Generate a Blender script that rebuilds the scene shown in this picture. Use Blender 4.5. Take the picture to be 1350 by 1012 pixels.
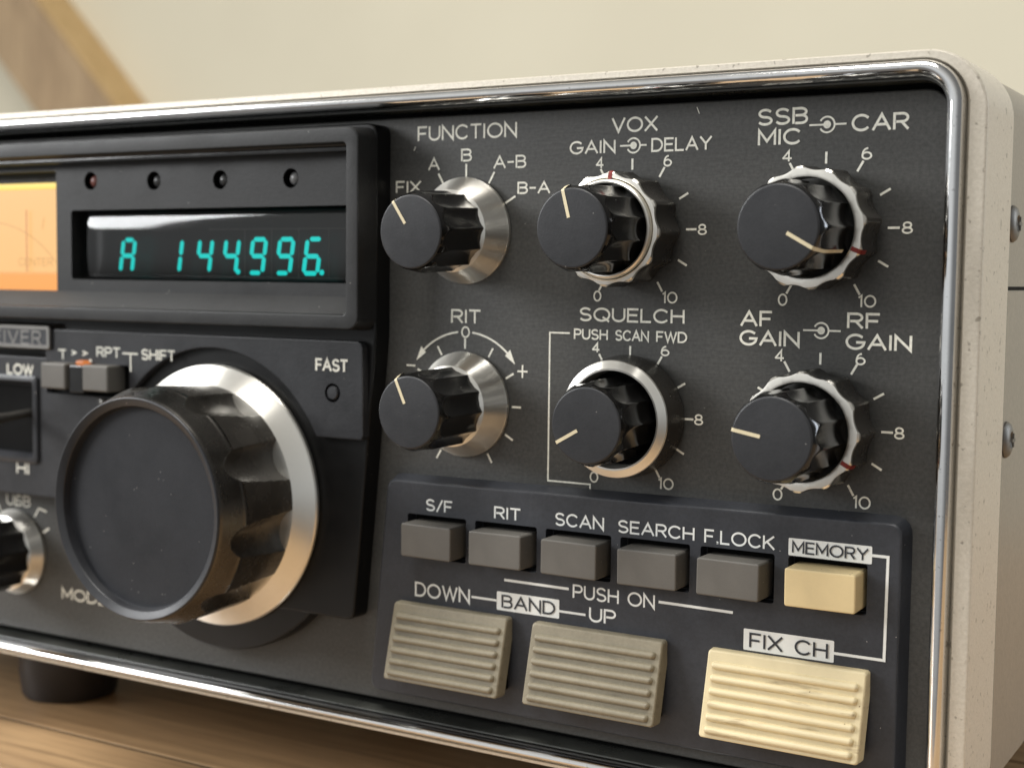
import bpy, bmesh, math, random
from mathutils import Vector, Matrix
random.seed(7)
# ------------------------------------------------------------------ camera, world, lamps, exposure
# Everything is laid out in millimetres around the VOX dial centre (x right, y away, z up), then scaled to metres
# with the table top at z = 0.
S = 0.001
ZT = 147.5
def W(x, y, z): return Vector((x * S, y * S, (z + ZT) * S))
for o in list(bpy.data.objects): bpy.data.objects.remove(o)
scene = bpy.context.scene
COL = scene.collection
cam_d = bpy.data.cameras.new('camera')
cam = bpy.data.objects.new('camera', cam_d); COL.objects.link(cam)
cam_d.sensor_width = 36.0; cam_d.sensor_fit = 'HORIZONTAL'
cam_d.lens = 1908.69 / 1350 * 36
cam_d.clip_start = 0.01; cam_d.clip_end = 50
_R = ((0.85988, 0.51036, 0.01165), (0.04723, -0.05681, -0.99727), (-0.50831, 0.85808, -0.07295))
_m = Matrix(((_R[0][0], -_R[1][0], -_R[2][0]), (_R[0][1], -_R[1][1], -_R[2][1]), (_R[0][2], -_R[1][2], -_R[2][2]))).to_4x4()
_m.translation = W(146.881, -301.019, -11.323)
cam.matrix_world = _m
cam_d.dof.use_dof = True
cam_d.dof.focus_distance = 0.318
cam_d.dof.aperture_fstop = 16.0
cam_d.dof.aperture_blades = 0
scene.camera = cam
scene.view_settings.view_transform = 'Standard'
scene.view_settings.look = 'None'
scene.view_settings.exposure = 0.0
scene.view_settings.gamma = 1.0
scene.view_settings.use_curve_mapping = False

world = bpy.data.worlds.new('World'); scene.world = world; world.use_nodes = True
wn = world.node_tree; wn.nodes.clear()
wo = wn.nodes.new('ShaderNodeOutputWorld'); wb = wn.nodes.new('ShaderNodeBackground')
wt = wn.nodes.new('ShaderNodeTexCoord'); wsx = wn.nodes.new('ShaderNodeSeparateXYZ')
wr = wn.nodes.new('ShaderNodeValToRGB'); wmr = wn.nodes.new('ShaderNodeMapRange')
wmr.inputs[1].default_value = -1; wmr.inputs[2].default_value = 1
wn.links.new(wt.outputs['Generated'], wsx.inputs[0]); wn.links.new(wsx.outputs[2], wmr.inputs[0])
wn.links.new(wmr.outputs[0], wr.inputs[0]); wn.links.new(wr.outputs[0], wb.inputs[0]); wn.links.new(wb.outputs[0], wo.inputs[0])
els = wr.color_ramp.elements
els[0].position = 0.30; els[0].color = (0.17, 0.155, 0.14, 1)
els[1].position = 0.80; els[1].color = (0.62, 0.61, 0.58, 1)
e = els.new(0.50); e.color = (0.60, 0.615, 0.62, 1)
wfr = wn.nodes.new('ShaderNodeMapRange')                 # the lit half of the room lies behind the camera
wfr.inputs[1].default_value = 0.25; wfr.inputs[2].default_value = -0.85; wfr.inputs[3].default_value = 0.27; wfr.inputs[4].default_value = 1.05
wdt = wn.nodes.new('ShaderNodeVectorMath'); wdt.operation = 'DOT_PRODUCT'; wdt.inputs[1].default_value = (0.55, 0.83, 0.0)
wn.links.new(wt.outputs['Generated'], wdt.inputs[0]); wn.links.new(wdt.outputs['Value'], wfr.inputs[0]); wn.links.new(wfr.outputs[0], wb.inputs[1])

def area(name, loc, target, sx, sy, power, color):
    d = bpy.data.lights.new(name, 'AREA'); d.shape = 'RECTANGLE'; d.size = sx; d.size_y = sy
    d.energy = power; d.color = color
    o = bpy.data.objects.new(name, d); COL.objects.link(o)
    o.location = loc
    o.rotation_euler = (Vector(target) - Vector(loc)).to_track_quat('-Z', 'Y').to_euler()
    return o
area('ceiling_lamp', (-0.10, -0.45, 1.70), (-0.1, 0.2, 0.0), 0.8, 0.8, 27, (1.0, 0.975, 0.92))
area('added_left_light', (-1.70, -0.30, 1.45), (-1.70, -0.299, 0.0), 1.0, 1.1, 22, (1.0, 0.99, 0.96))  # added overhead light at left, put in for the display tube's reflection
area('window_light', (-1.44, -0.88, 0.66), (-0.05, 0.0, 0.06), 0.56, 0.55, 19, (0.98, 0.99, 1.0))
area('side_window_light', (1.15, 0.75, 0.50), (0.1, 0.1, 0.1), 0.25, 0.7, 7, (0.82, 0.90, 1.0))

# ------------------------------------------------------------------ materials
def newmat(name):
    m = bpy.data.materials.new(name); m.use_nodes = True
    return m, m.node_tree, m.node_tree.nodes['Principled BSDF']
def setp(p, **k):
    for a, v in k.items(): p.inputs[a.replace('_', ' ')].default_value = v
def coords(nt, scale=(1, 1, 1)):
    t = nt.nodes.new('ShaderNodeTexCoord'); mp = nt.nodes.new('ShaderNodeMapping')
    mp.inputs['Scale'].default_value = scale
    nt.links.new(t.outputs['Object'], mp.inputs[0]); return mp.outputs[0]
def noise(nt, vec, scale, detail=4, rough=0.6):
    n = nt.nodes.new('ShaderNodeTexNoise'); n.inputs['Scale'].default_value = scale
    n.inputs['Detail'].default_value = detail; n.inputs['Roughness'].default_value = rough
    nt.links.new(vec, n.inputs['Vector']); return n.outputs['Fac']
def ramp(nt, fac, stops):
    r = nt.nodes.new('ShaderNodeValToRGB')
    for i, (p, c) in enumerate(stops):
        el = r.color_ramp.elements[i] if i < 2 else r.color_ramp.elements.new(p)
        el.position = p; el.color = (*c, 1) if len(c) == 3 else c
    nt.links.new(fac, r.inputs[0]); return r.outputs[0]
def mixc(nt, fac, a, b):
    m = nt.nodes.new('ShaderNodeMix'); m.data_type = 'RGBA'
    nt.links.new(fac, m.inputs[0])
    for i, v in ((6, a), (7, b)):
        if isinstance(v, tuple): m.inputs[i].default_value = (*v, 1)
        else: nt.links.new(v, m.inputs[i])
    return m.outputs[2]
def bump(nt, p, h, strength, dist):
    b = nt.nodes.new('ShaderNodeBump'); b.inputs['Strength'].default_value = strength; b.inputs['Distance'].default_value = dist
    nt.links.new(h, b.inputs['Height']); nt.links.new(b.outputs[0], p.inputs['Normal'])
def plastic(name, col, rough, var=0.25, grain=2500, bstr=0.15, dust=0.0, dustcol=(0.5, 0.48, 0.44), spec=0.5, streak=None, mott=0.0, grime=None):
    m, nt, p = newmat(name)
    v = coords(nt, streak or (1, 1, 1))
    n1 = noise(nt, v, 60, 5, 0.65)
    c = ramp(nt, n1, [(0.3, tuple(x * (1 - var) for x in col)), (0.7, tuple(x * (1 + var) for x in col))])
    n2 = noise(nt, v, grain, 2, 0.5)
    if mott > 0:                                         # fine grain of the paint or moulding itself
        g = ramp(nt, noise(nt, coords(nt), 1150, 3, 0.7), [(0.30, (1 - mott,) * 3), (0.70, (1 + mott,) * 3)])
        mm = nt.nodes.new('ShaderNodeMix'); mm.data_type = 'RGBA'; mm.blend_type = 'MULTIPLY'; mm.inputs[0].default_value = 1.0
        nt.links.new(c, mm.inputs[6]); nt.links.new(g, mm.inputs[7]); c = mm.outputs[2]
    rr = nt.nodes.new('ShaderNodeMapRange'); rr.inputs[1].default_value = 0.28; rr.inputs[2].default_value = 0.72; rr.inputs[3].default_value = max(rough - 0.09, 0.05); rr.inputs[4].default_value = rough + 0.10
    nt.links.new(n1, rr.inputs[0]); nt.links.new(rr.outputs[0], p.inputs['Roughness'])
    if dust > 0:
        v2 = coords(nt)
        vo = nt.nodes.new('ShaderNodeTexVoronoi'); vo.inputs['Scale'].default_value = 420
        nt.links.new(v2, vo.inputs['Vector'])
        lt = nt.nodes.new('ShaderNodeMath'); lt.operation = 'LESS_THAN'; lt.inputs[1].default_value = dust
        nt.links.new(vo.outputs['Distance'], lt.inputs[0])
        sel = nt.nodes.new('ShaderNodeMath'); sel.operation = 'GREATER_THAN'; sel.inputs[1].default_value = 0.56
        nt.links.new(noise(nt, v2, 90, 2, 0.5), sel.inputs[0])
        mu = nt.nodes.new('ShaderNodeMath'); mu.operation = 'MULTIPLY'
        nt.links.new(lt.outputs[0], mu.inputs[0]); nt.links.new(sel.outputs[0], mu.inputs[1])
        c = mixc(nt, mu.outputs[0], c, dustcol)
    if grime:                                            # long smears of ground-in dirt
        gf = ramp(nt, noise(nt, coords(nt, (0.20, 1.0, 1.35)), 260, 4, 0.6), [(0.585, (0, 0, 0)), (0.70, (0.7, 0.7, 0.7))])
        c = mixc(nt, gf, c, grime)
    nt.links.new(c, p.inputs['Base Color'])
    setp(p, Specular_IOR_Level=spec)
    bump(nt, p, n2, bstr, 0.0001)
    return m
def metal(name, col, rough, aniso=0.0, pits=0.0, axis='Y'):
    m, nt, p = newmat(name)
    v = coords(nt)
    n = noise(nt, v, 120, 5, 0.7)
    setp(p, Metallic=1.0)
    rr = nt.nodes.new('ShaderNodeMapRange'); rr.inputs[3].default_value = max(0.02, rough - 0.06); rr.inputs[4].default_value = rough + 0.08
    nt.links.new(n, rr.inputs[0]); nt.links.new(rr.outputs[0], p.inputs['Roughness'])
    base = ramp(nt, n, [(0.3, tuple(x * 0.9 for x in col)), (0.7, col)])
    if pits > 0:
        n3 = noise(nt, v, 900, 3, 0.6)
        f = ramp(nt, n3, [(0.66, (0, 0, 0)), (0.72, (pits, pits, pits))])
        base = mixc(nt, f, base, (0.12, 0.11, 0.10))
        bump(nt, p, n3, 0.06, 0.0001)
    nt.links.new(base, p.inputs['Base Color'])
    if aniso > 0:
        setp(p, Anisotropic=aniso); p.inputs['Anisotropic Rotation'].default_value = 0.25
        t = nt.nodes.new('ShaderNodeTangent'); t.direction_type = 'RADIAL'; t.axis = axis
        nt.links.new(t.outputs[0], p.inputs['Tangent'])
    return m
def emis(name, col, s=1.0, base=(0.02, 0.02, 0.02)):
    m, nt, p = newmat(name)
    setp(p, Base_Color=(*base, 1), Emission_Color=(*col, 1), Emission_Strength=s, Roughness=0.5)
    return m

M = {}
M['panel'] = plastic('panel_black', (0.056, 0.0555, 0.052), 0.50, 0.20, 1500, 0.45, dust=0.03, streak=(0.15, 1, 1), mott=0.30)
M['plate'] = plastic('plate_black', (0.030, 0.0325, 0.0395), 0.46, 0.20, 1500, 0.3, dust=0.04, mott=0.16)
M['module'] = plastic('module_black', (0.023, 0.0238, 0.027), 0.42, 0.22, 1500, 0.3, dust=0.04, spec=0.4, mott=0.16)
M['deep'] = plastic('deep_black', (0.006, 0.006, 0.0062), 0.36, 0.2, 2400, 0.15, dust=0.03, spec=0.3)
M['bezel'] = plastic('bezel_black', (0.019, 0.0192, 0.0195), 0.46, 0.3, 1800, 0.3, dust=0.05, spec=0.35, mott=0.18)
M['dish'] = plastic('dish_black', (0.0165, 0.0178, 0.0220), 0.48, 0.12, 2600, 0.25, dust=0.06, dustcol=(0.22, 0.21, 0.20), spec=0.35, mott=0.12)
M['rim'] = plastic('rim_black', (0.024, 0.025, 0.029), 0.36, 0.2, 1800, 0.2, dust=0.06)
M['satin'] = metal('satin_collar', (0.125, 0.117, 0.107), 0.26, pits=0.5)
M['gloss'] = plastic('gloss_black', (0.009, 0.0087, 0.0085), 0.14, 0.3, 1500, 0.05, dust=0.04)
M['collar'] = plastic('collar_black', (0.034, 0.031, 0.027), 0.25, 0.4, 1500, 0.1, dust=0.05)
M['cap'] = plastic('cap_black', (0.029, 0.030, 0.0335), 0.42, 0.14, 2200, 0.25, mott=0.10, spec=0.42, dust=0.06, dustcol=(0.22, 0.21, 0.20))
M['gasket'] = plastic('gasket_black', (0.060, 0.062, 0.056), 0.30, 0.3, 900, 0.2)
M['void'] = plastic('recess_black', (0.005, 0.005, 0.005), 0.7, 0.2, spec=0.08)
M['legend'] = plastic('legend_paint', (0.86, 0.84, 0.74), 0.6, 0.13, 1800, 0.2, mott=0.14)
M['legend_block'] = plastic('legend_block_paint', (0.80, 0.81, 0.78), 0.6, 0.07, 1800, 0.2)
M['button'] = plastic('button_grey', (0.125, 0.117, 0.104), 0.48, 0.12, 2600, 0.2, dust=0.04)
M['rocker'] = plastic('rocker_olive', (0.265, 0.232, 0.165), 0.42, 0.12, 2200, 0.25, mott=0.08, grime=(0.15, 0.125, 0.08), dust=0.05, dustcol=(0.10, 0.085, 0.05))
M['cream'] = plastic('cream_plastic', (0.78, 0.62, 0.34), 0.46, 0.08, 2200, 0.25, dust=0.07, dustcol=(0.22, 0.15, 0.07))
M['cream2'] = plastic('ivory_plastic', (0.74, 0.63, 0.395), 0.42, 0.08, grime=(0.30, 0.21, 0.10), grain=2200, bstr=0.25, dust=0.07, dustcol=(0.22, 0.15, 0.07))
M['pointer'] = plastic('pointer_paint', (0.78, 0.68, 0.46), 0.5, 0.15)
M['red'] = plastic('red_paint', (0.22, 0.018, 0.012), 0.45, 0.2)
M['yellow'] = plastic('yellow_paint', (0.62, 0.50, 0.10), 0.45, 0.2)
M['rubber'] = plastic('rubber', (0.018, 0.013, 0.011), 0.55, 0.3, 800, 0.3)
M['chrome'] = metal('chrome', (0.90, 0.90, 0.90), 0.10, pits=0.35)
M['silver'] = metal('silver_ring', (0.92, 0.89, 0.82), 0.36)
M['turned'] = metal('turned_aluminium', (0.94, 0.91, 0.84), 0.30, aniso=0.9)
M['steel'] = metal('screw_steel', (0.20, 0.19, 0.175), 0.48, pits=0.8)
M['plate_metal'] = metal('nameplate_metal', (0.26, 0.25, 0.235), 0.38)
def paint_silver():
    m, nt, p = newmat('silver_paint')
    v = coords(nt)
    fine = noise(nt, v, 1500, 3, 0.6)
    c = ramp(nt, fine, [(0.3, (0.60, 0.55, 0.46)), (0.7, (0.70, 0.645, 0.55))])
    pit = noise(nt, v, 620, 2, 0.5)
    f = ramp(nt, pit, [(0.66, (0, 0, 0)), (0.72, (0.6, 0.6, 0.6))])
    c = mixc(nt, f, c, (0.17, 0.14, 0.10))
    nt.links.new(c, p.inputs['Base Color'])
    setp(p, Metallic=0.25, Roughness=0.42)
    bump(nt, p, fine, 0.35, 0.0002)
    return m
M['silver_paint'] = paint_silver()
def case_paint():
    m, nt, p = newmat('case_paint')
    v = coords(nt)
    fine = noise(nt, v, 900, 4, 0.6)
    c = ramp(nt, fine, [(0.3, (0.30, 0.275, 0.24)), (0.7, (0.36, 0.33, 0.285))])
    nt.links.new(c, p.inputs['Base Color'])
    setp(p, Metallic=0.45, Roughness=0.38)
    bump(nt, p, fine, 0.3, 0.0002)
    return m
M['case'] = case_paint()
def wood(name, c0, c1, c2, stretch, rough=0.5):
    m, nt, p = newmat(name)
    v = coords(nt, stretch)
    n1 = noise(nt, v, 13, 8, 0.66)
    c = ramp(nt, n1, [(0.30, c0), (0.50, c1), (0.72, c2)])
    fine = noise(nt, coords(nt, tuple(q * (0.45 if q < 1 else 1.6) for q in stretch)), 75, 6, 0.75)
    f = ramp(nt, fine, [(0.47, (0, 0, 0)), (0.68, (0.75, 0.75, 0.75))])
    c = mixc(nt, f, c, tuple(x * 0.62 for x in c0))
    pores = noise(nt, coords(nt, tuple(q * (0.3 if q < 1 else 2.2) for q in stretch)), 420, 2, 0.5)
    c = mixc(nt, ramp(nt, pores, [(0.62, (0, 0, 0)), (0.72, (0.5, 0.5, 0.5))]), c, tuple(x * 0.35 for x in c0))
    nt.links.new(c, p.inputs['Base Color']); setp(p, Roughness=rough)
    bump(nt, p, fine, 0.2, 0.0005)
    return m
M['table'] = wood('table_wood', (0.30, 0.185, 0.095), (0.47, 0.305, 0.160), (0.57, 0.39, 0.215), (0.22, 2.6, 2.6), 0.40)
M['beam'] = wood('beam_wood', (0.33, 0.225, 0.13), (0.43, 0.30, 0.175), (0.51, 0.365, 0.215), (2.0, 2.0, 0.35), 0.6)
M['beam_lit'] = wood('lit_beam_wood', (0.56, 0.37, 0.165), (0.62, 0.42, 0.195), (0.68, 0.475, 0.235), (2.0, 2.0, 0.35), 0.55)  # beam wood with the light on its side face put into the colour
def wallmat():
    m, nt, p = newmat('wall_plaster')
    v = coords(nt)
    n = noise(nt, v, 3.0, 5, 0.55)
    c = ramp(nt, n, [(0.3, (0.66, 0.61, 0.475)), (0.7, (0.70, 0.65, 0.51))])
    nt.links.new(c, p.inputs['Base Color']); setp(p, Roughness=0.85)
    bump(nt, p, noise(nt, v, 120, 3, 0.6), 0.25, 0.001)
    return m
M['wall'] = wallmat()
M['vfd'] = emis('vfd_cyan', (0.003, 0.70, 0.63), 1.05)
def dial_mat():
    m, nt, p = newmat('dial_backlit')
    t = nt.nodes.new('ShaderNodeTexCoord'); mp = nt.nodes.new('ShaderNodeMapping'); nt.links.new(t.outputs['Object'], mp.inputs[0])
    mp.inputs['Location'].default_value = (-0.15, 0, 0.02); mp.inputs['Scale'].default_value = (26, 1, 40)
    g = nt.nodes.new('ShaderNodeTexGradient'); g.gradient_type = 'SPHERICAL'; nt.links.new(mp.outputs[0], g.inputs[0])
    c = ramp(nt, g.outputs['Fac'], [(0.0, (0.93, 0.50, 0.16)), (0.6, (0.99, 0.66, 0.32))])
    nt.links.new(c, p.inputs['Emission Color']); setp(p, Base_Color=(0.02, 0.02, 0.02, 1), Emission_Strength=1.0, Roughness=0.4)
    return m
M['dial'] = dial_mat()
M['dial_top'] = emis('dial_backlit_yellow', (1.0, 0.72, 0.14), 1.1)
M['dial_low'] = emis('dial_backlit_orange', (0.97, 0.35, 0.045), 1.0)
M['dial_ink'] = emis('dial_ink', (0.70, 0.36, 0.11), 0.9)
M['needle'] = emis('needle_paint', (0.74, 0.30, 0.10), 0.8)
M['orange_reflection'] = emis('orange_reflection', (0.75, 0.22, 0.05), 0.8)  # emission stands in for an orange reflection on the glossy divider
def glass():
    m = bpy.data.materials.new('tube_glass'); m.use_nodes = True; nt = m.node_tree; nt.nodes.clear()
    out = nt.nodes.new('ShaderNodeOutputMaterial'); mx = nt.nodes.new('ShaderNodeMixShader')
    tr = nt.nodes.new('ShaderNodeBsdfTransparent'); gl = nt.nodes.new('ShaderNodeBsdfGlossy')
    fr = nt.nodes.new('ShaderNodeFresnel'); fr.inputs[0].default_value = 1.52
    tr.inputs[0].default_value = (0.88, 0.88, 0.88, 1); gl.inputs['Roughness'].default_value = 0.06
    nt.links.new(fr.outputs[0], mx.inputs[0]); nt.links.new(tr.outputs[0], mx.inputs[1]); nt.links.new(gl.outputs[0], mx.inputs[2])
    nt.links.new(mx.outputs[0], out.inputs[0]); return m
M['glass'] = glass()
M['tube_back'] = plastic('tube_backing', (0.030, 0.031, 0.032), 0.35, 0.3)
M['grid'] = plastic('tube_grid', (0.20, 0.185, 0.17), 0.5, 0.1)
M['led_red'] = plastic('led_red', (0.22, 0.085, 0.07), 0.30, 0.1)
M['led_dark'] = plastic('led_dark', (0.06, 0.06, 0.06), 0.2, 0.1)
M['led_clear'] = plastic('led_clear', (0.2, 0.2, 0.2), 0.12, 0.1)

# ------------------------------------------------------------------ mesh helpers (all numbers in mm)
class MB:
    def __init__(s): s.v = []; s.f = []
    def add(s, vs, fs):
        b = len(s.v); s.v += [tuple(v) for v in vs]; s.f += [tuple(i + b for i in f) for f in fs]; return s
def loft(rings, closed=True, cap0=False, cap1=False):
    n = len(rings[0]); v = [p for r in rings for p in r]; f = []
    for i in range(len(rings) - 1):
        for j in range(n if closed else n - 1):
            k = (j + 1) % n
            f.append((i * n + j, i * n + k, (i + 1) * n + k, (i + 1) * n + j))
    if cap0: f.append(tuple(range(n))[::-1])
    if cap1: f.append(tuple((len(rings) - 1) * n + j for j in range(n)))
    return v, f
def rrect(x0, x1, z0, z1, r, n=8):
    r = max(r, 1e-3); pts = []
    for cx, cz, a0 in ((x1 - r, z1 - r, 0), (x0 + r, z1 - r, 90), (x0 + r, z0 + r, 180), (x1 - r, z0 + r, 270)):
        for i in range(n + 1):
            a = math.radians(a0 + 90 * i / n); pts.append((cx + r * math.cos(a), cz + r * math.sin(a)))
    return pts
def inset(poly, d):                                     # move a counter-clockwise outline inwards by d
    n = len(poly); out = []
    for i in range(n):
        p0, p1, p2 = poly[i - 1], poly[i], poly[(i + 1) % n]
        def nrm(a, b):
            dx, dz = b[0] - a[0], b[1] - a[1]; l = math.hypot(dx, dz) or 1e-9; return (-dz / l, dx / l)
        n1, n2 = nrm(p0, p1), nrm(p1, p2)
        mx, mz = n1[0] + n2[0], n1[1] + n2[1]; k = 1 + n1[0] * n2[0] + n1[1] * n2[1]
        k = max(k, 0.35); out.append((p1[0] + d * mx / k, p1[1] + d * mz / k))
    return out
def prism(poly, d0, d1, bev=0.5, seg=3, draft=0.0):     # outline in x,z raised from depth d0 to d1 towards the viewer
    rings = [[(x, -d0, z) for x, z in inset(poly, -draft) if True]] if draft else [[(x, -d0, z) for x, z in poly]]
    for i in range(seg + 1):
        a = math.pi / 2 * i / seg
        q = inset(poly, bev * (1 - math.cos(a))); rings.append([(x, -(d1 - bev + bev * math.sin(a)), z) for x, z in q])
    return loft(rings, True, True, True)
def sweep(levels, n=10):                                # levels of (x0,x1,z0,z1,r,d): nested rounded rectangles
    return loft([[(x, -d, z) for x, z in rrect(a, b, c, e, r, n)] for a, b, c, e, r, d in levels])
def lathe(profile, N=96, mod=None, cap=False, off=0.0):                     # profile of (radius, depth) turned about the y axis
    rings = []
    for k, (r, d) in enumerate(profile):
        ring = []
        for i in range(N):
            a = off + 2 * math.pi * i / N
            q = mod(a, r, d) if mod else r
            ring.append((q * math.sin(a), -d, q * math.cos(a)))
        rings.append(ring)
    v, f = loft(rings, True, cap, cap and profile[-1][0] > 0.001)
    return v, [t[::-1] for t in f]
def boxm(x0, x1, y0, y1, z0, z1, bev=0.0, seg=2):
    bm = bmesh.new(); bmesh.ops.create_cube(bm, size=1)
    for q in bm.verts: q.co = Vector(((x0 + x1) / 2 + q.co.x * (x1 - x0), (y0 + y1) / 2 + q.co.y * (y1 - y0), (z0 + z1) / 2 + q.co.z * (z1 - z0)))
    if bev > 0: bmesh.ops.bevel(bm, geom=bm.edges[:], offset=bev, segments=seg, profile=0.5, affect='EDGES')
    bm.verts.index_update(); v = [tuple(q.co) for q in bm.verts]; f = [tuple(q.index for q in t.verts) for t in bm.faces]; bm.free(); return v, f
def rounded(poly, r, n=5):                               # round every corner of a clockwise-or-not outline, return it counter-clockwise
    out = []; m_ = len(poly)
    for i in range(m_):
        a, b, c_ = Vector(poly[i - 1]), Vector(poly[i]), Vector(poly[(i + 1) % m_])
        rad = r[i] if isinstance(r, (list, tuple)) else r
        u = (a - b).normalized(); w = (c_ - b).normalized(); ang_ = math.acos(max(-1, min(1, u.dot(w)))); t = rad / math.tan(ang_ / 2)
        p0 = b + u * t; p1 = b + w * t
        for j in range(n + 1):
            s_ = j / n; q = p0 * (1 - s_) ** 2 + b * 2 * s_ * (1 - s_) + p1 * s_ ** 2; out.append((q.x, q.y))
    ar = sum(out[i - 1][0] * out[i][1] - out[i][0] * out[i - 1][1] for i in range(len(out)))
    return out if ar > 0 else out[::-1]
LOC = {}
def make(name, parts, mat, parent=None, loc=(0, 0, 0), rot=None, ang=35, wn=True, **props):
    # parts: list of (verts, faces) in mm relative to loc; loc is given in the radio's panel frame
    mb = MB()
    for v, f in parts: mb.add(v, f)
    me = bpy.data.meshes.new(name)
    me.from_pydata([(x * S, y * S, z * S) for x, y, z in mb.v], [], mb.f)
    bm = bmesh.new(); bm.from_mesh(me); bmesh.ops.recalc_face_normals(bm, faces=bm.faces); bm.to_mesh(me); bm.free()
    me.materials.append(mat)
    for q in me.polygons: q.use_smooth = True
    me.set_sharp_from_angle(angle=math.radians(ang))
    o = bpy.data.objects.new(name, me); COL.objects.link(o)
    if wn:
        md = o.modifiers.new('weighted_normals', 'WEIGHTED_NORMAL'); md.keep_sharp = True; md.weight = 80
    place(o, parent, loc, rot)
    for k, v in props.items(): o[k] = v
    return o
def place(o, parent, loc, rot=None):
    LOC[o.name] = loc
    if parent:
        pl = LOC[parent.name]; o.parent = parent
        o.location = ((loc[0] - pl[0]) * S, (loc[1] - pl[1]) * S, (loc[2] - pl[2]) * S)
    else: o.location = W(*loc)
    if rot: o.rotation_euler = rot
def empty(name, loc, parent=None, **props):
    o = bpy.data.objects.new(name, None); COL.objects.link(o); o.empty_display_size = 0.02
    place(o, parent, loc)
    for k, v in props.items(): o[k] = v
    return o
def cut(o, cutters):                                    # real holes: subtract the cutter shapes, then drop the cutters
    mb = MB()
    for v, f in cutters: mb.add(v, f)
    me = bpy.data.meshes.new('cutter'); me.from_pydata([(x * S, y * S, z * S) for x, y, z in mb.v], [], mb.f)
    bm = bmesh.new(); bm.from_mesh(me); bmesh.ops.recalc_face_normals(bm, faces=bm.faces); bm.to_mesh(me); bm.free()
    c = bpy.data.objects.new('cutter', me); COL.objects.link(c); c.matrix_world = Matrix.Translation(W(0, 0, 0))
    o.modifiers.clear()
    md = o.modifiers.new('hole', 'BOOLEAN'); md.operation = 'DIFFERENCE'; md.object = c; md.solver = 'EXACT'
    bpy.context.view_layer.update()
    dg = bpy.context.evaluated_depsgraph_get()
    nm = bpy.data.meshes.new_from_object(o.evaluated_get(dg))
    o.modifiers.clear(); old = o.data; md = o.modifiers.new('weighted_normals', 'WEIGHTED_NORMAL'); md.keep_sharp = True; md.weight = 80; o.data = nm; nm.name = old.name
    bpy.data.objects.remove(c); bpy.data.meshes.remove(old)
    for q in nm.polygons: q.use_smooth = True
    nm.set_sharp_from_angle(angle=math.radians(30))
def cyl(cx, cz, r, d0, d1, n=32): return prism([(cx + r * math.cos(2 * math.pi * i / n), cz + r * math.sin(2 * math.pi * i / n)) for i in range(n)], d0, d1, 0.001, 1)

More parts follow.
